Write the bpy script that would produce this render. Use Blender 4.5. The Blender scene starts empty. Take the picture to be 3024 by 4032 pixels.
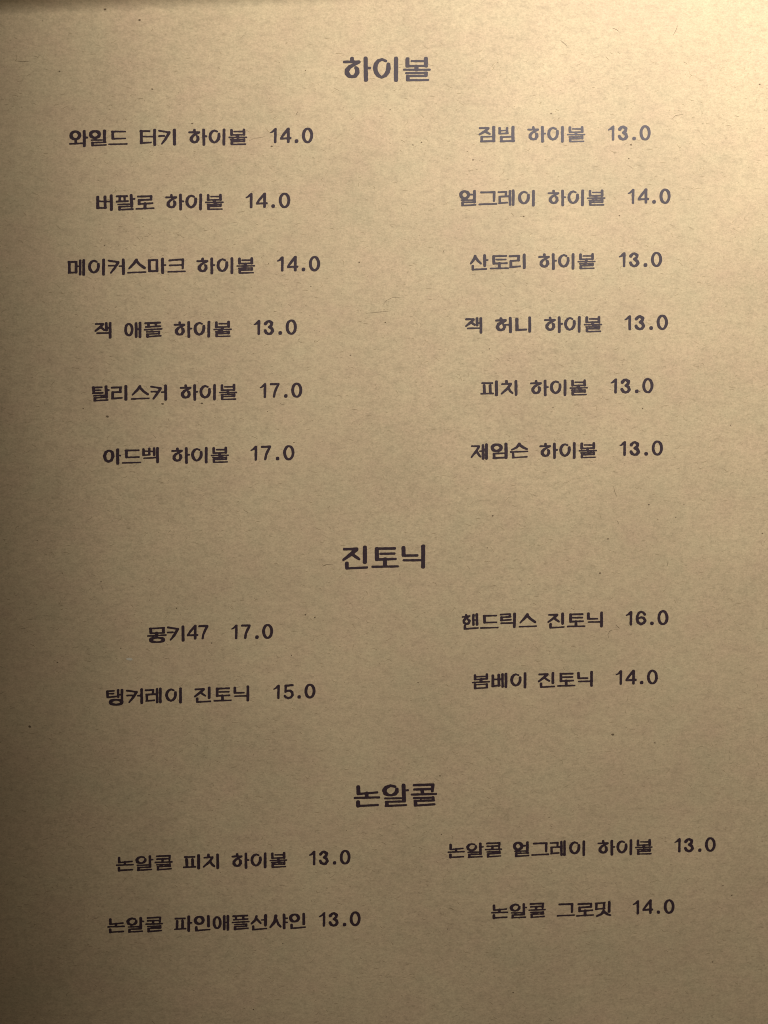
import bpy, math, random
import numpy as np
from mathutils import Vector, Matrix

random.seed(7)
rng = np.random.default_rng(7)
scene = bpy.context.scene
W, H = 3024.0, 4032.0                     # proportions of the frame

# ------------------------------------------------------------------ camera
CAM_LOC = Vector((-0.0095, 0.0090, 0.1800))
TARGET = Vector((0.0, 0.0, 0.0))
ROLL = 0.013
cam_data = bpy.data.cameras.new("camera")
cam_data.sensor_fit = 'VERTICAL'
cam_data.sensor_height = 36.0
cam_data.lens = 26.0
cam_data.clip_start = 0.005
cam_data.clip_end = 50.0
cam = bpy.data.objects.new("camera", cam_data)
scene.collection.objects.link(cam)
fwd = (TARGET - CAM_LOC).normalized()
right = fwd.cross(Vector((0, 1, 0))).normalized()
up = right.cross(fwd).normalized()
r2 = right * math.cos(ROLL) + up * math.sin(ROLL)
u2 = up * math.cos(ROLL) - right * math.sin(ROLL)
right, up = r2, u2
M = Matrix((right, up, -fwd)).transposed().to_4x4()
M.translation = CAM_LOC
cam.matrix_world = M
scene.camera = cam
scene.render.filter_size = 1.05
scene.cycles.filter_width = 1.05
cam_data.dof.use_dof = True
cam_data.dof.focus_distance = 0.1795
cam_data.dof.aperture_fstop = 10.0

# ------------------------------------------------------------------ world and lamps
world = bpy.data.worlds.new("World")
scene.world = world
world.use_nodes = True
bg = world.node_tree.nodes["Background"]
bg.inputs["Color"].default_value = (1.0, 0.77, 0.54, 1)
bg.inputs["Strength"].default_value = 0.042


def lamp(name, kind, loc, aim, energy, color, size=0.05, **kw):
    d = bpy.data.lights.new(name, kind)
    d.energy = energy
    d.color = color
    if kind == 'AREA':
        d.shape = 'DISK'
        d.size = size
    else:
        d.shadow_soft_size = size
    for k, v in kw.items():
        setattr(d, k, v)
    o = bpy.data.objects.new(name, d)
    scene.collection.objects.link(o)
    o.location = loc
    o.rotation_euler = (Vector(aim) - Vector(loc)).to_track_quat('-Z', 'Y').to_euler()
    return o


LAMP_POS = (0.118, 0.237, 0.192)
lamp("shaded_lamp", 'SPOT', LAMP_POS, (0.2640, 0.2287, 0.0), 4.6, (1.0, 0.972, 0.94), size=0.03,
     spot_size=2 * 1.534, spot_blend=0.1575)

scene.view_settings.view_transform = 'Standard'
scene.view_settings.look = 'None'
scene.view_settings.exposure = 0.0
scene.view_settings.gamma = 1.0
scene.view_settings.use_curve_mapping = False

# ------------------------------------------------------------------ page surface
TANV = (36.0 / 2) / 26.0
TANH = TANV * W / H


def ray(px, py):
    a = (px / W * 2 - 1) * TANH
    b = (1 - py / H * 2) * TANV
    return fwd + right * a + up * b


def on_page(px, py, z=0.0):
    d = ray(px, py)
    t = (z - CAM_LOC.z) / d.z
    p = CAM_LOC + d * t
    return p.x, p.y


X0, X1 = on_page(-260, 2000)[0], on_page(3300, 2000)[0]
Y0 = on_page(1500, 4330)[1]
# the upper edge of the sheet, a little beyond the frame, and the start of its curl
EL = on_page(0, -16)
ER = on_page(3024, -120)


def edge_y(x):
    return EL[1] + (ER[1] - EL[1]) * (x - EL[0]) / (ER[0] - EL[0])


CURL = 0.0046


def page_z(x, y):
    """height of the paper: flat with a faint wave, upper edge curling up on the left"""
    z = 0.00012 * math.sin(x * 38 + 0.6) * math.sin(y * 27 + 1.1)
    t = (y - (edge_y(x) - CURL)) / CURL
    if t > 0:
        f = min(1.0, max(0.0, (0.075 - x) / 0.16))
        z += 0.0044 * f * t * t
    return z


# ------------------------------------------------------------------ materials
def new_mat(name):
    m = bpy.data.materials.new(name)
    m.use_nodes = True
    nt = m.node_tree
    return m, nt, nt.nodes["Principled BSDF"]


def N(nt, t, **kw):
    n = nt.nodes.new(t)
    for k, v in kw.items():
        if k in n.inputs.keys() if hasattr(n.inputs, 'keys') else False:
            n.inputs[k].default_value = v
        else:
            setattr(n, k, v)
    return n


def mix_mul(nt, a, b, fac=1.0, blend='MULTIPLY'):
    n = nt.nodes.new('ShaderNodeMix')
    n.data_type = 'RGBA'
    n.blend_type = blend
    n.inputs[0].default_value = fac
    nt.links.new(a, n.inputs[6])
    nt.links.new(b, n.inputs[7])
    return n.outputs[2]


def noise(nt, vec, scale, detail=3.0, rough=0.55, sx=1.0, sy=1.0, rot=0.0, off=0.0):
    mp = nt.nodes.new('ShaderNodeMapping')
    mp.inputs['Scale'].default_value = (sx, sy, 1)
    mp.inputs['Rotation'].default_value = (0, 0, rot)
    mp.inputs['Location'].default_value = (off, off * 0.7, 0)
    nt.links.new(vec, mp.inputs['Vector'])
    n = nt.nodes.new('ShaderNodeTexNoise')
    n.inputs['Scale'].default_value = scale
    n.inputs['Detail'].default_value = detail
    n.inputs['Roughness'].default_value = rough
    nt.links.new(mp.outputs[0], n.inputs['Vector'])
    return n.outputs['Fac']


def ramp(nt, fac, stops):
    r = nt.nodes.new('ShaderNodeValToRGB')
    e = r.color_ramp.elements
    while len(e) < len(stops):
        e.new(0.5)
    for i, (p, c) in enumerate(stops):
        e[i].position = p
        e[i].color = (c, c, c, 1) if isinstance(c, (int, float)) else (*c, 1)
    nt.links.new(fac, r.inputs[0])
    return r.outputs[0]


def kraft_material():
    m, nt, b = new_mat("kraft_paper")
    vec = nt.nodes.new('ShaderNodeTexCoord').outputs['Object']
    # large pinkish and greenish clouds of the pulp
    cloud = ramp(nt, noise(nt, vec, 95, 4, 0.6, sx=0.8),
                 [(0.30, (0.596, 0.436, 0.266)), (0.5, (0.596, 0.454, 0.270)), (0.70, (0.578, 0.458, 0.270))])
    # horizontal grain
    grain = ramp(nt, noise(nt, vec, 560, 6, 0.66, sx=0.72, rot=0.09), [(0.28, 0.80), (0.52, 1.0), (0.78, 1.12)])
    grain2 = ramp(nt, noise(nt, vec, 1700, 4, 0.68, sx=0.72, rot=-0.12, off=3.1), [(0.25, 0.76), (0.5, 1.0), (0.78, 1.16)])
    fine = ramp(nt, noise(nt, vec, 3600, 2, 0.6, sx=0.7, off=1.7), [(0.25, 0.84), (0.5, 1.0), (0.78, 1.12)])
    patch = ramp(nt, noise(nt, vec, 40, 3, 0.55, off=5.0), [(0.3, 0.93), (0.7, 1.05)])
    c = mix_mul(nt, cloud, grain, 0.75)
    c = mix_mul(nt, c, grain2, 0.75)
    c = mix_mul(nt, c, fine, 0.8)
    c = mix_mul(nt, c, patch)
    nt.links.new(c, b.inputs['Base Color'])
    b.inputs['Roughness'].default_value = 0.66
    b.inputs['Specular IOR Level'].default_value = 0.3
    bp = nt.nodes.new('ShaderNodeBump')
    bp.inputs['Strength'].default_value = 0.5
    bp.inputs['Distance'].default_value = 0.00006
    add = nt.nodes.new('ShaderNodeMath')
    add.operation = 'ADD'
    nt.links.new(noise(nt, vec, 1300, 4, 0.65, sx=0.6, off=2.2), add.inputs[0])
    nt.links.new(noise(nt, vec, 420, 3, 0.6, sx=0.6, off=4.2), add.inputs[1])
    nt.links.new(add.outputs[0], bp.inputs['Height'])
    nt.links.new(bp.outputs[0], b.inputs['Normal'])
    return m


def ink_material():
    m, nt, b = new_mat("printed_ink")
    vec = nt.nodes.new('ShaderNodeTexCoord').outputs['Object']
    col = ramp(nt, noise(nt, vec, 2600, 4, 0.65, sx=0.7),
               [(0.25, (0.026, 0.015, 0.018)), (0.55, (0.042, 0.022, 0.029)), (0.8, (0.072, 0.044, 0.047))])
    nt.links.new(col, b.inputs['Base Color'])
    b.inputs['Roughness'].default_value = 0.55
    b.inputs['Specular IOR Level'].default_value = 0.45
    return m


def plain(name, col, rough=0.7, spec=0.3, ns=0, amp=0.2):
    m, nt, b = new_mat(name)
    vec = nt.nodes.new('ShaderNodeTexCoord').outputs['Object']
    rgb = nt.nodes.new('ShaderNodeRGB')
    rgb.outputs[0].default_value = (*col, 1)
    f = ramp(nt, noise(nt, vec, ns or 300, 3), [(0.3, 1 - amp), (0.7, 1.0)])
    nt.links.new(mix_mul(nt, rgb.outputs[0], f), b.inputs['Base Color'])
    b.inputs['Roughness'].default_value = rough
    b.inputs['Specular IOR Level'].default_value = spec
    return m


M_KRAFT = kraft_material()
M_INK = ink_material()
M_TABLE = plain("dark_wood", (0.035, 0.022, 0.014), 0.45, 0.4, 40, 0.5)
M_FIBRE = plain("dark_fibre", (0.42, 0.31, 0.175), 0.8, 0.2, 500, 0.3)
M_SPECK = plain("bark_speck", (0.20, 0.14, 0.08), 0.8, 0.2, 500, 0.3)
M_PALE = plain("pale_fibre", (0.66, 0.53, 0.33), 0.8, 0.2, 500, 0.15)
M_SCUFF = plain("bare_scuff", (0.74, 0.66, 0.50), 0.8, 0.2, 900, 0.2)


def link_mesh(name, verts, faces, mat, parent=None, smooth=False):
    me = bpy.data.meshes.new(name)
    me.from_pydata(verts, [], faces)
    me.update()
    me.materials.append(mat)
    if smooth:
        for p in me.polygons:
            p.use_smooth = True
    o = bpy.data.objects.new(name, me)
    scene.collection.objects.link(o)
    if parent:
        o.parent = parent
    return o


# ------------------------------------------------------------------ table top
TT = -0.0006
tv = [(-0.5, -0.5, TT), (0.5, -0.5, TT), (0.5, 0.5, TT), (-0.5, 0.5, TT),
      (-0.5, -0.5, TT - 0.03), (0.5, -0.5, TT - 0.03), (0.5, 0.5, TT - 0.03), (-0.5, 0.5, TT - 0.03)]
tf = [(0, 1, 2, 3), (7, 6, 5, 4), (0, 4, 5, 1), (1, 5, 6, 2), (2, 6, 7, 3), (3, 7, 4, 0)]
table = link_mesh("tabletop", tv, tf, M_TABLE)
table["kind"] = "structure"


# ------------------------------------------------------------------ the menu sheet
def build_page():
    nx, ny, nc = 70, 60, 26
    xs = [X0 + (X1 - X0) * i / nx for i in range(nx + 1)]
    ts = [j / ny for j in range(ny)] + [1 + k / nc for k in range(nc + 1)]
    V, F = [], []
    rows = len(ts)
    TH = 0.00030
    for side in (0, 1):
        for t in ts:
            for x in xs:
                e = edge_y(x)
                y = Y0 + (e - CURL - Y0) * t if t <= 1 else e - CURL + CURL * (t - 1)
                V.append((x, y, page_z(x, y) - side * TH))
    n = nx + 1
    half = n * rows
    for j in range(rows - 1):
        for i in range(nx):
            a = j * n + i
            F.append((a, a + 1, a + n + 1, a + n))
            F.append((half + a + n, half + a + n + 1, half + a + 1, half + a))
    for i in range(nx):
        a = i
        F.append((a + 1, a, half + a, half + a + 1))
        a = (rows - 1) * n + i
        F.append((a, a + 1, half + a + 1, half + a))
    for j in range(rows - 1):
        a = j * n
        F.append((a, a + n, half + a + n, half + a))
        a = j * n + nx
        F.append((a + n, a, half + a, half + a + n))
    return link_mesh("menu_page", V, F, M_KRAFT, smooth=False)


page = build_page()
for p in page.data.polygons:
    p.use_smooth = abs(p.normal.z) > 0.05
page["label"] = "tan kraft paper drinks menu page printed with dark brown drink names and prices"
page["category"] = "menu"

# ------------------------------------------------------------------ lettering
# each glyph: strokes "width x,y x,y,w ..." read off at one size, kept in em units (cell 100 wide)
GL = {}


def _parse(txt, x0, y0, S, slope=0.0):
    out = []
    for part in txt.split(';'):
        tk = part.split()
        if not tk:
            continue
        if tk[0] == 'O':
            cx, cy, rx, ry, wv, wh = map(float, tk[1:7])
            pts = []
            for k in range(33):
                a = 2 * math.pi * k / 32 - 0.7
                c, s = math.cos(a), math.sin(a)
                w = wh + (wv - wh) * abs(c) ** 1.3
                pts.append((cx + rx * c, cy + ry * s, w))
        else:
            w0 = float(tk[0])
            pts = []
            for q in tk[1:]:
                v = [float(z) for z in q.split(',')]
                pts.append((v[0], v[1], v[2] if len(v) > 2 else w0))
            if len(pts) == 1:
                pts.append((pts[0][0] + 0.5, pts[0][1], pts[0][2]))
        out.append([((x - x0) / S, (y - y0 - slope * (x - x0)) / S, w / S) for x, y, w in pts])
    return out


def G(S, y0, slope=0.0, **_):
    def f(ch, x0, txt, yy=None):
        GL[ch] = (_parse(txt, x0, y0 if yy is None else yy, S, slope), 100.0)
    return f


g = G(4.76, 95)
g('하', 80, "62 232,128 235,165;40 105,180 350,178;44 350,182 262,226,46 195,262,56 152,320,72 150,360,72 185,408,58 235,424,46 290,405,58 320,350,72 316,300,66 297,278,50;66 455,128 460,470;38 490,280 526,280")
g('이', 556, "38 786,165 720,138 662,165,54 622,220,66 611,285,70 622,345,66 660,400,56 716,432,38 775,400,58 815,345,66 828,285,70 826,225,64;66 952,128 950,470")
g('볼', 1032, "64 1137,137 1137,240;62 1438,130 1440,240;32 1205,166 1420,168;34 1140,250 1450,245;66 1285,260 1285,300;32 1080,308 1500,308;32 1118,362 1455,358;56 1442,366 1442,400;34 1130,410 1450,406;60 1142,420 1142,465;32 1135,480 1475,475")
g = G(2.58, 60)
g('와', 38, "O 120 137 57 50 42 26;35 125,190 125,235;20 50,248 225,242;38 237,85 240,272;22 255,167 276,167")
g('일', 296, "O 379 126 58 43 42 26;40 503,84 503,215;16 332,201 480,199;17 337,235 520,230;34 345,238 345,266;17 338,272 524,265")
g('드', 554, "34 612,95 613,178;20 600,90 775,90;18 605,184 778,181;18 562,257 798,254")
g('터', 945, "38 982,88 985,238;20 968,85 1090,87;18 995,157 1140,160;20 975,245 1110,236;36 1155,75 1157,265")
g('키', 1203, "22 1215,82 1345,104;36 1345,108,36 1300,190,34 1250,254,18;22 1215,152 1280,150;38 1413,78 1415,258")
g = G(2.384, 42)
g('버', 50, "36 78,78 80,205;34 165,75 168,205;18 85,128 240,132;20 72,210 180,208;36 241,62 243,228")
g('팔', 288, "22 305,68 430,66;28 342,75 342,125;26 400,75 402,125;21 305,134 440,128;36 480,58 488,190;18 495,103 520,100;17 322,168 480,165;17 332,197 495,191;34 340,203 342,228;18 332,234 500,225")
g('로', 530, "22 565,72 728,68;30 726,78 722,108;21 580,117 728,110;34 580,120 580,160;20 572,165 740,155;36 650,162 650,215;18 545,224 755,217")
g = G(2.575, 60)
g('메', 35, "34 57,102 60,233;22 47,97 155,95;34 147,102 147,233;20 50,240 155,237;16 150,155 190,155;32 200,82 200,260;34 246,80 246,262")
g('커', 549, "22 570,85 700,107;34 698,110,34 650,185,30 603,245,22;20 573,153 640,152;18 712,160 755,160;36 764,77 766,258")
g('스', 806, "40 935,85,40 900,130,32 838,192,20;30 945,105 985,147,30 1043,188,28;18 825,248 1058,242")
g('마', 1063, "36 1104,92 1106,225;20 1094,85 1210,82;34 1203,90 1203,225;22 1098,232 1210,228;38 1275,74 1278,252;20 1290,153 1316,152")
g('크', 1320, "22 1365,90 1545,80;32 1543,86,32 1540,195,26;20 1368,158 1530,152;18 1348,242 1572,238")
g = G(2.30, 50)
g('잭', 35, "20 48,70 135,70;24 135,75 100,110,30 45,152,20;24 108,108 150,142,22;32 175,66 178,143;14 185,118 215,118;32 220,66 222,228;17 65,180 215,178")
g('애', 375, "O 437 142 38 68 32 20;32 522,70 522,223;14 530,140 560,140;32 567,67 567,228")
g('플', 610, "20 635,68 805,62;26 672,75 670,105;26 757,72 757,105;18 640,113 810,106;17 625,145 825,138;16 650,172 800,168;24 795,170 795,193;16 650,198 800,193;32 657,203 659,225;17 650,229 815,219")
g = G(2.145, 45)
g('탈', 30, "30 53,70 55,125;18 44,68 145,67;14 55,100 135,98;17 45,133 155,128;32 192,63 197,178;18 205,100 224,98;15 56,161 185,157;15 60,186 205,177;30 67,192 69,210;16 60,216 210,210")
g('리', 243, "20 252,72 355,69;28 350,76 346,118;19 264,125 355,120;30 264,128 264,188;19 257,195 365,187;32 410,62 411,202")
g = G(2.47, 62)
g('아', 42, "40 118,90,24 85,110,36 70,160,40 85,210,34 123,230,24 160,210,36 176,160,40 170,115,36 152,95,24 120,89,24;38 235,83 237,252;20 250,155 270,155")
g('벡', 536, "32 559,82 561,150;28 632,74 632,145;14 565,103 690,108;18 553,156 640,151;30 692,72 694,153;34 735,70 735,243;17 567,194 730,188")
g = G(1.84, 42)
g('짐', 32, "16 48,60 130,58;20 128,63 95,90,22 45,120,15;18 98,90 122,105 142,115,16;28 178,54 178,180;13 62,143 180,140;24 66,147 66,180;16 60,187 186,183")
g('빔', 216, "24 233,62 233,105;22 302,62 302,105;12 235,85 300,82;14 227,113 310,109;28 357,54 357,180;13 242,146 360,142;24 249,148 249,180;16 242,187 368,183")
g = G(2.145, 55)
g('얼', 32, "O 97 106 42 39 34 22;18 150,103 200,103;30 204,67 204,185;15 62,165 190,165;15 67,190 215,188;28 74,194 74,218;16 67,226 217,218")
g('그', 248, "20 280,80 428,78;30 424,86,30 421,172,24;16 260,213 448,208")
g('레', 462, "18 470,78 558,76;24 554,82 551,116;18 478,128 585,125;26 483,132 485,190;17 477,201 568,195;28 596,70 598,215;28 633,64 633,217")
g = G(2.47, 62)
g('산', 28, "36 100,88,34 83,130,32 44,183,22;28 110,108 135,150,28 170,182,24;36 217,82 220,210;18 235,142 256,140;32 69,217 71,258;18 64,262 240,255")
g = G(2.30, 68)
g('허', 385, "34 453,87 455,105;22 397,108 508,105;24 508,110 460,135,32 425,152,36 410,185,38 425,213,30 455,225,22 485,210,30 495,182,34 480,157,24;16 500,160 550,160;34 562,84 564,242")
g('니', 615, "36 638,97 640,215;22 632,225 748,220;32 788,82 789,240")
g = G(1.84, 55)
g('피', 28, "16 44,80 138,82;27 62,107 65,175;27 117,107 120,175;14 34,182 146,180;28 176,70 177,192")
g('치', 212, "26 270,67 272,82;16 230,92 312,89;22 308,94 280,135,24 225,182,16;22 287,127 305,160,20 327,180,16;26 358,67 360,193")
g = G(2.47, 70)
g('제', 42, "20 60,98 152,100;28 150,106 110,170,30 56,239,20;26 122,168 150,215,26 168,238,16;16 160,165 195,165;34 198,92 200,257;34 242,84 242,258")
g('임', 288, "O 369 124 56 41 40 24;40 485,82 487,250;18 332,200 480,195;32 335,206 337,250;20 325,258 492,252")
g('슨', 538, "36 655,83,36 620,125,28 564,152,20;30 660,92 700,125,28 753,148,20;18 548,182 760,178;30 578,207 581,250;16 572,256 750,247")
g = G(4.587, 115)
g('진', 75, "42 115,172 315,168;54 315,176 240,240,58 100,345,38;44 255,265 300,300,46 355,336,38;66 447,150 447,382;60 155,405 156,475;34 152,486 480,474")
g('토', 534, "66 640,175 642,338;40 628,167 930,166;35 700,250 925,250;38 632,346 945,338;62 773,345 773,445;34 570,463 980,460")
g('닉', 993, "66 1072,162 1075,270;36 1062,285 1295,283;33 1075,362 1380,362;64 1392,140 1390,465")
g = G(2.24, 68)
g('몽', 55, "34 96,102 98,148;18 84,98 250,92;34 240,100 240,143;18 92,155 250,150;38 165,156 165,178;16 65,186 268,178;O 168 235 74 26 34 16")
g = G(2.05, 65, slope=-0.02)
g('탱', 48, "26 65,92 68,145;16 62,86 135,82;14 70,115 130,113;18 64,152 165,145;26 178,77 180,148;14 185,125 215,122;28 218,77 218,195;O 157 207 62 27 32 18")
g = G(2.06, 72)
g('핸', 48, "24 100,86 102,95;16 60,105 140,95;18 132,98 98,117,26 76,145,28 77,165,26 98,184,20 130,173,26 138,150,26 120,132,18;26 180,87 180,188;14 185,140 215,140;28 217,82 220,188;24 86,202 87,232;16 82,236 230,228")
g('릭', 465, "16 484,85 588,82;22 583,88 583,110;16 487,116 592,111;26 493,118 494,145;16 487,150 595,143;30 635,82 632,220;16 490,180 630,178")
g = G(2.37, 92)
g('봄', 60, "32 97,120 97,165;32 247,112 247,160;16 100,138 245,132;17 92,172 255,165;34 172,172 172,200;17 65,210 278,202;15 92,238 250,232;32 98,242 98,278;32 247,237 247,270;17 92,285 255,277")
g('베', 290, "34 316,127 316,255;34 392,122 394,250;17 320,175 430,172;19 307,260 405,252;30 438,114 440,266;34 482,110 482,268")
g = G(4.83, 168, slope=-0.012)
g('논', 98, "64 182,227 185,330;36 178,345 508,318;60 330,335 325,395;36 122,412 538,403;66 178,487 180,545;36 172,551 518,535", 178)
g('알', 581, "38 815,207 735,188,40 662,220,60 628,270,72 645,320,66 695,350,44 755,355,38 815,328,58 843,288,66 845,255,58;66 960,190 965,440;32 1000,270 1033,270;32 642,410 940,405;34 657,468 980,460;62 672,483 673,528;34 652,540 1003,524", 160)
g('콜', 1064, "40 1136,182 1470,172;52 1463,184,54 1453,285,48;38 1142,258 1440,250;60 1280,262 1280,320;36 1098,345 1515,335;34 1136,405 1450,398;52 1465,398 1465,438;34 1148,455 1480,446;62 1165,474 1166,523;34 1152,536 1493,512", 156)
g = G(2.385, 84)
g('파', 912, "20 930,115 1050,115;32 953,152 950,240;32 1020,148 1020,240;18 924,252 1058,245;34 1097,97 1097,272;20 1110,175 1133,172")
g('인', 1150, "O 1229 138 50 45 38 22;34 1343,92 1345,213;32 1191,227 1193,262;17 1184,270 1362,258", 78)
g = G(2.25, 80)
g('선', 265, "30 340,107 325,150,30 282,190,20;26 347,142 370,167,25 390,188,22;16 400,150 440,150;34 447,97 447,213;28 301,227 303,257;16 294,265 458,255")
g('샤', 488, "36 567,107 550,180,34 502,239,22;26 575,152 595,205,28 623,236,20;32 664,97 665,252;16 675,138 703,138;16 675,187 703,187")
g = G(2.37, 60)
g('밋', 1368, "30 1391,92 1391,155;18 1382,86 1498,80;30 1487,90 1487,150;18 1384,160 1496,152;34 1552,74 1550,193;36 1482,192 1450,226,28 1397,249,20;28 1490,197 1530,230,26 1568,241,20")
DW = 57.3
g = G(5.13, 130)
g('1', 151, "64 325,155 320,485;50 300,165 250,215,42 198,238,26")
g('6', 445, "60 692,222 650,165,50 590,148,52 530,182,58 492,270,68 485,340,72 507,430,66 590,494,54 670,450,66 700,392,68 665,322,62 595,298,54 520,330,48")
g('.', 739, "92 886,470")
g('0', 1033, "O 1180 320 110 176 74 48")
g = G(5.36, 95)
g('7', 428, "54 465,117 680,112;50 688,118 630,220,62 575,350,64 556,462,62")
g = G(4.29, 96)
g('4', 880, "46 1058,108 970,220,52 906,308,40;42 905,321 1113,315;58 1068,110 1065,388")
g = G(2.46, 76)
g('3', 1178, "38 1203,120 1225,95,30 1250,86,26 1285,112,36 1279,140,32 1245,162,24;24 1245,163 1283,183,34 1294,214,36 1274,242,32 1245,251,25 1213,235,34 1199,210,34")
g = G(5.13, 125)
g('5', 445, "52 512,148 710,140;60 522,155 513,315;48 518,315 570,288,52 640,290,54 698,340,64 705,410,68 660,473,56 590,491,54 522,468,56 495,428,54")
for ch in '0123456789.':
    if ch in GL:
        GL[ch] = (GL[ch][0], DW)


def word_strokes(text):
    """strokes of a word in em units with its ink extent"""
    out, pen = [], 0.0
    for ch in text:
        st, adv = GL[ch]
        for s in st:
            out.append([(x + pen, y, w) for x, y, w in s])
        pen += adv
    lo = min(x - w / 2 for s in out for x, y, w in s)
    hi = max(x + w / 2 for s in out for x, y, w in s)
    return out, lo, hi


def smooth_noise(shape, cell):
    h, w = shape
    gy, gx = int(h / cell) + 3, int(w / cell) + 3
    gr = rng.uniform(-1, 1, (gy, gx))
    yy, xx = np.mgrid[0:h, 0:w] / cell
    y0 = yy.astype(int)
    x0 = xx.astype(int)
    fy, fx = yy - y0, xx - x0
    fy = fy * fy * (3 - 2 * fy)
    fx = fx * fx * (3 - 2 * fx)
    return (gr[y0, x0] * (1 - fy) * (1 - fx) + gr[y0, x0 + 1] * (1 - fy) * fx
            + gr[y0 + 1, x0] * fy * (1 - fx) + gr[y0 + 1, x0 + 1] * fy * fx)


STEP = 1.7
INK_Z = 0.00004


def ink_mesh(name, words, em, xref, ytop, slope, parent):
    """print the words on the sheet as one flat film of ink with slightly feathered edges"""
    segs = []
    s = em / 100.0
    for text, xl, xr in words:
        st, lo, hi = word_strokes(text)
        k = (xr - xl) / (hi - lo)
        for q in st:
            pts = [(xl + (x - lo) * k, y * s, w * s) for x, y, w in q]
            pts = [(x, ytop + slope * (x - xref) + y, w) for x, y, w in pts]
            segs += list(zip(pts[:-1], pts[1:]))
    bx0 = min(min(a[0], b[0]) for a, b in segs) - 14
    bx1 = max(max(a[0], b[0]) for a, b in segs) + 14
    by0 = min(min(a[1], b[1]) for a, b in segs) - 14
    by1 = max(max(a[1], b[1]) for a, b in segs) + 14
    nx, ny = int((bx1 - bx0) / STEP) + 2, int((by1 - by0) / STEP) + 2
    D = np.full((ny, nx), 99.0)
    for a, b in segs:
        R = max(a[2], b[2]) / 2 + 5
        i0 = max(0, int((min(a[0], b[0]) - R - bx0) / STEP))
        i1 = min(nx, int((max(a[0], b[0]) + R - bx0) / STEP) + 2)
        j0 = max(0, int((min(a[1], b[1]) - R - by0) / STEP))
        j1 = min(ny, int((max(a[1], b[1]) + R - by0) / STEP) + 2)
        X = bx0 + np.arange(i0, i1)[None, :] * STEP
        Y = by0 + np.arange(j0, j1)[:, None] * STEP
        dx, dy = b[0] - a[0], b[1] - a[1]
        L = dx * dx + dy * dy + 1e-9
        t = np.clip(((X - a[0]) * dx + (Y - a[1]) * dy) / L, 0, 1)
        px, py = X - a[0] - t * dx, Y - a[1] - t * dy
        d1 = np.sqrt(px * px + py * py)
        # a little squarer than round at the ends
        d2 = (np.abs(px) ** 3.2 + np.abs(py) ** 3.2) ** (1 / 3.2)
        d = 0.4 * d1 + 0.6 * d2 - (a[2] + (b[2] - a[2]) * t) / 2
        D[j0:j1, i0:i1] = np.minimum(D[j0:j1, i0:i1], d)
    D = D - (0.5 if em < 90 else 0.4) - 0.55 * smooth_noise(D.shape, 7) - 0.35 * smooth_noise(D.shape, 2.5)
    verts, faces, idx = [], [], {}

    def vert(key, x, y):
        if key not in idx:
            wx, wy = on_page(x, y)
            wz = page_z(wx, wy) + INK_Z
            idx[key] = len(verts)
            wx, wy = on_page(x, y, wz)
            verts.append((wx, wy, wz))
        return idx[key]

    ins = D < 0
    act = np.argwhere(ins[:-1, :-1] | ins[1:, :-1] | ins[:-1, 1:] | ins[1:, 1:])
    for j, i in act:
        j, i = int(j), int(i)
        c = [(i, j), (i, j + 1), (i + 1, j + 1), (i + 1, j)]
        poly = []
        for k in range(4):
            p, q = c[k], c[(k + 1) % 4]
            dp, dq = D[p[1], p[0]], D[q[1], q[0]]
            if dp < 0:
                poly.append(vert((p, p), bx0 + p[0] * STEP, by0 + p[1] * STEP))
            if (dp < 0) != (dq < 0):
                t = dp / (dp - dq)
                t = min(0.97, max(0.03, t))
                key = (min(p, q), max(p, q))
                poly.append(vert(key, bx0 + (p[0] + (q[0] - p[0]) * t) * STEP, by0 + (p[1] + (q[1] - p[1]) * t) * STEP))
        if len(poly) >= 3:
            faces.append(poly)
    return link_mesh(name, verts, faces, M_INK, parent)


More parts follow.
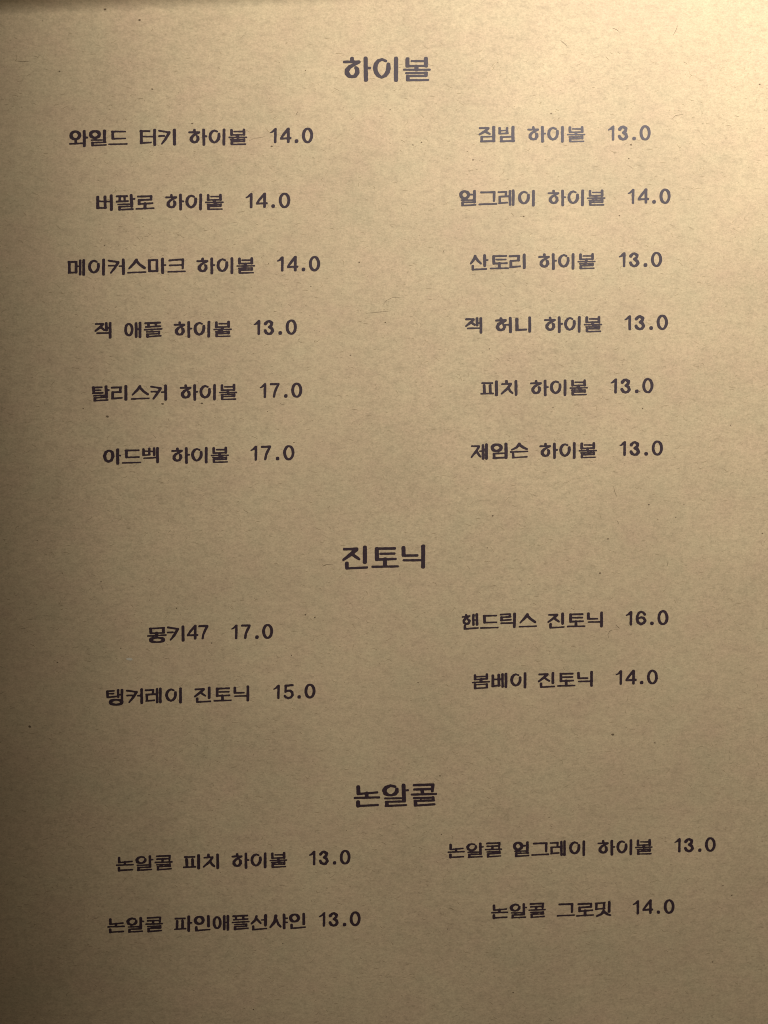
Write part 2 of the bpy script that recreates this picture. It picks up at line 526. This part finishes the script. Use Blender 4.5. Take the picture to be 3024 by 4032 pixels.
HEADINGS = [
    ([("하이볼", 1350.5, 1695.8)], 114.8, 1440, 222.9, 0.0, "large printed heading across the top of the page"),
    ([("진토닉", 1348, 1674.3)], 110.6, 1438, 2147.7, -0.008, "large printed heading of the middle section"),
    ([("논알콜", 1393, 1721)], 110.4, 1590, 3085.5, -0.013, "large printed heading of the lowest section"),
]
HB = "하이볼"
LINES = [
    # left column
    ([("와일드", 272.7, 502.6), ("터키", 549, 693), (HB, 742, 973.5)], ("14.0", 1064, 1233), 76.9, 686, 507.5, -0.006),
    ([("버팔로", 378.9, 608.4), (HB, 651.3, 880.8)], ("14.0", 968, 1143), 76.3, 790, 762.4, -0.006),
    ([("메이커스마크", 266.5, 731.8), (HB, 774, 1004)], ("14.0", 1091.8, 1260), 76.5, 833, 1014, -0.011),
    ([("잭", 372.8, 439.3), ("애플", 489.3, 639.8), (HB, 684, 912.6)], ("13.0", 999, 1169), 76.0, 822, 1263.5, -0.012),
    ([("탈리스커", 362, 658), (HB, 708, 934)], ("17.0", 1023.4, 1190), 75.1, 845, 1512, -0.0115),
    ([("아드벡", 405, 625.7), (HB, 675, 901.6)], ("17.0", 987, 1159.5), 75.3, 812, 1759.7, -0.016),
    ([("몽키47", 579.9, 821)], ("17.0", 910.8, 1075), 73.8, 716, 2463.2, -0.013),
    ([("탱커레이", 418, 716.5), ("진토닉", 764.6, 981.6)], ("15.0", 1076.8, 1241.7), 73.6, 710, 2706.5, -0.025),
    ([("논알콜", 457, 679.5), ("피치", 720.8, 863), (HB, 911.5, 1130.6)], ("13.0", 1218, 1380), 72.8, 855, 3361, -0.026),
    ([("논알콜", 422.6, 642), ("파인애플선샤인", 685.9, 1204.4)], ("13.0", 1256.4, 1419.6), 73.4, 744, 3606, -0.024),
    # right column
    ([("짐빔", 1884.8, 2028), (HB, 2076.8, 2304.6)], ("13.0", 2394, 2562), 75.7, 2214, 496, -0.003),
    ([("얼그레이", 1808.7, 2106), (HB, 2156.7, 2383.4)], ("14.0", 2472.6, 2640.6), 75.4, 2296, 746.3, -0.006),
    ([("산토리", 1850.3, 2070.4), (HB, 2120, 2345.6)], ("13.0", 2437.5, 2607), 75.0, 2257, 996.6, -0.010),
    ([("잭", 1831.8, 1899.3), ("허니", 1950, 2091.7), (HB, 2143, 2370.9)], ("13.0", 2459, 2630), 75.8, 2280, 1244.6, -0.012),
    ([("피치", 1891.8, 2038), (HB, 2087.6, 2314.6)], ("13.0", 2404, 2572.8), 75.5, 2225, 1494, -0.012),
    ([("제임슨", 1854, 2080.8), (HB, 2124.6, 2350.4)], ("13.0", 2439, 2610.5), 75.1, 2263, 1741.3, -0.016),
    ([("핸드릭스", 1818, 2114.6), ("진토닉", 2156, 2374)], ("16.0", 2464.6, 2632), 73.9, 2368, 2408.5, -0.016),
    ([("봄베이", 1858, 2072.6), ("진토닉", 2118.4, 2334.7)], ("14.0", 2424.6, 2590.5), 73.3, 2325, 2642.6, -0.018),
    ([("논알콜", 1762.4, 1977.6), ("얼그레이", 2020, 2304), (HB, 2352.6, 2570)], ("13.0", 2656, 2818), 72.3, 2298, 3308.8, -0.021),
    ([("논알콜", 1933.5, 2148.9), ("그로밋", 2193, 2407.5)], ("14.0", 2492, 2656), 72.3, 2396, 3548, -0.023),
]
for words, em, xr, yt, sl, lab in HEADINGS:
    h = ink_mesh("heading", words, em, xr, yt, sl, page)
    h["label"] = lab
for words, price, em, xr, yt, sl in LINES:
    nm = ink_mesh("drink_name", words, em, xr, yt, sl, page)
    ink_mesh("price", [price], em, xr, yt, sl, nm)


# ------------------------------------------------------------------ fibres, specks and a scuff in the paper
def ribbon(V, F, pts, w, z):
    base = len(V)
    n = len(pts)
    for k, (x, y) in enumerate(pts):
        ax, ay = pts[max(0, k - 1)]
        bx, by = pts[min(n - 1, k + 1)]
        dx, dy = bx - ax, by - ay
        L = math.hypot(dx, dy) or 1e-9
        hw = w / 2 * (0.35 + 0.65 * math.sin(math.pi * (k + 0.35) / (n - 0.3)))
        ox, oy = -dy / L * hw, dx / L * hw
        for sg in (1, -1):
            V.append((x + ox * sg, y + oy * sg, page_z(x, y) + z))
    for k in range(n - 1):
        a = base + 2 * k
        F.append((a, a + 1, a + 3, a + 2))


PX = (on_page(2000, 2000)[0] - on_page(1000, 2000)[0]) / 1000.0   # metres per photo pixel


def fibre_path(x, y, ln, ang, bend, n=7):
    pts = []
    for k in range(n):
        pts.append((x, y))
        x += math.cos(ang) * ln / (n - 1)
        y += math.sin(ang) * ln / (n - 1)
        ang += bend / (n - 1) + random.gauss(0, 0.10)
    return pts


def scatter_fibres(name, count, mat, lmin, lmax, wmin, wmax, z, lab):
    V, F = [], []
    for k in range(count):
        x, y = random.uniform(X0, X1), random.uniform(Y0, EL[1] - 0.006)
        ln = PX * (lmin + (lmax - lmin) * random.random() ** 2.2)
        ang = random.gauss(0.08, 0.45) + (math.pi if random.random() < .5 else 0)
        ribbon(V, F, fibre_path(x, y, ln, ang, random.gauss(0, 0.9)), PX * random.uniform(wmin, wmax), z + 1e-8 * (k % 500))
    o = link_mesh(name, V, F, mat, page)
    o["kind"] = "stuff"
    o["label"] = lab
    return o


scatter_fibres("paper_fibre", 6500, M_FIBRE, 4, 26, 0.6, 1.6, 0.000012, "fine brown pulp fibres all over the sheet")
scatter_fibres("pale_fibre", 2500, M_PALE, 4, 26, 0.7, 1.9, 0.000006, "fine pale pulp fibres all over the sheet")

# single hairs and bark specks seen on the sheet
V, F = [], []
for pts, w in [
    ([(2412, 110), (2424, 114), (2436, 123)], 3.2), ([(2208, 158), (2219, 168), (2232, 180)], 3),
    ([(1506, 1206), (1520, 1184), (1545, 1172), (1575, 1170)], 2), ([(1440, 1234), (1490, 1229), (1540, 1224)], 2),
    ([(980, 555), (1000, 545), (1030, 541), (1050, 535)], 2), ([(1165, 454), (1170, 444), (1173, 440)], 4),
    ([(2650, 140), (2662, 118), (2668, 100)], 3), ([(2393, 2500), (2400, 2485), (2410, 2480)], 3),
    ([(2415, 1915), (2420, 1935), (2428, 1955)], 3),
    ([(2630, 2210), (2629, 2228)], 4), ([(2430, 2050), (2436, 2062)], 3), ([(1748, 985), (1744, 995)], 4),
    ([(2393, 2496), (2396, 2512)], 3), ([(2645, 470), (2660, 455), (2690, 450)], 3),
    ([(1270, 2230), (1285, 2222), (1310, 2224)], 3), ([(2425, 2460), (2440, 2475)], 3),
    ([(60, 240), (90, 243), (120, 241)], 3),
]:
    full = []
    for a, b in zip(pts[:-1], pts[1:]):
        for k in range(3):
            full.append((a[0] + (b[0] - a[0]) * k / 3, a[1] + (b[1] - a[1]) * k / 3))
    full.append(pts[-1])
    ribbon(V, F, [on_page(*p) for p in full], w * 0.48 * PX, 0.00002)


def blob(V, F, cx, cy, rx, ry, z, n=10, rough=0.3):
    x, y = on_page(cx, cy)
    b = len(V)
    for k in range(n):
        a = 2 * math.pi * k / n
        q = 1 + random.uniform(-rough, rough)
        V.append((x + math.cos(a) * rx * PX * q, y + math.sin(a) * ry * PX * q, page_z(x, y) + z))
    F.append(tuple(range(b, b + n)))


for cx, cy, r in [(415, 37, 4), (1415, 1033, 3.2), (423, 1640, 5), (118, 2860, 4.5), (2555, 1987, 3.2), (2991, 333, 3),
                  (2485, 570, 4), (2413, 2892, 5), (550, 80, 4), (3003, 2100, 3), (2170, 447, 3), (795, 1588, 4),
                  (640, 1590, 4), (1517, 1270, 3), (2362, 2256, 3.5), (1660, 560, 2.6), (1240, 2430, 3)]:
    blob(V, F, cx, cy, r * 1.1, r * 0.9, 0.000022)
for k in range(80):
    r = random.uniform(0.8, 2.6)
    blob(V, F, random.uniform(0, W), random.uniform(60, H), r * random.uniform(1, 1.8), r, 0.000024 + 1e-8 * k, 7)
sp = link_mesh("bark_speck", V, F, M_SPECK, page)
sp["kind"] = "stuff"
sp["label"] = "dark hairs and bark specks scattered over the sheet"

V, F = [], []
blob(V, F, 509, 2595, 13, 5.5, 0.000025, 12, 0.25)
sc = link_mesh("scuff", V, F, M_SCUFF, page)
sc["label"] = "small pale scuff in the left half of the sheet"
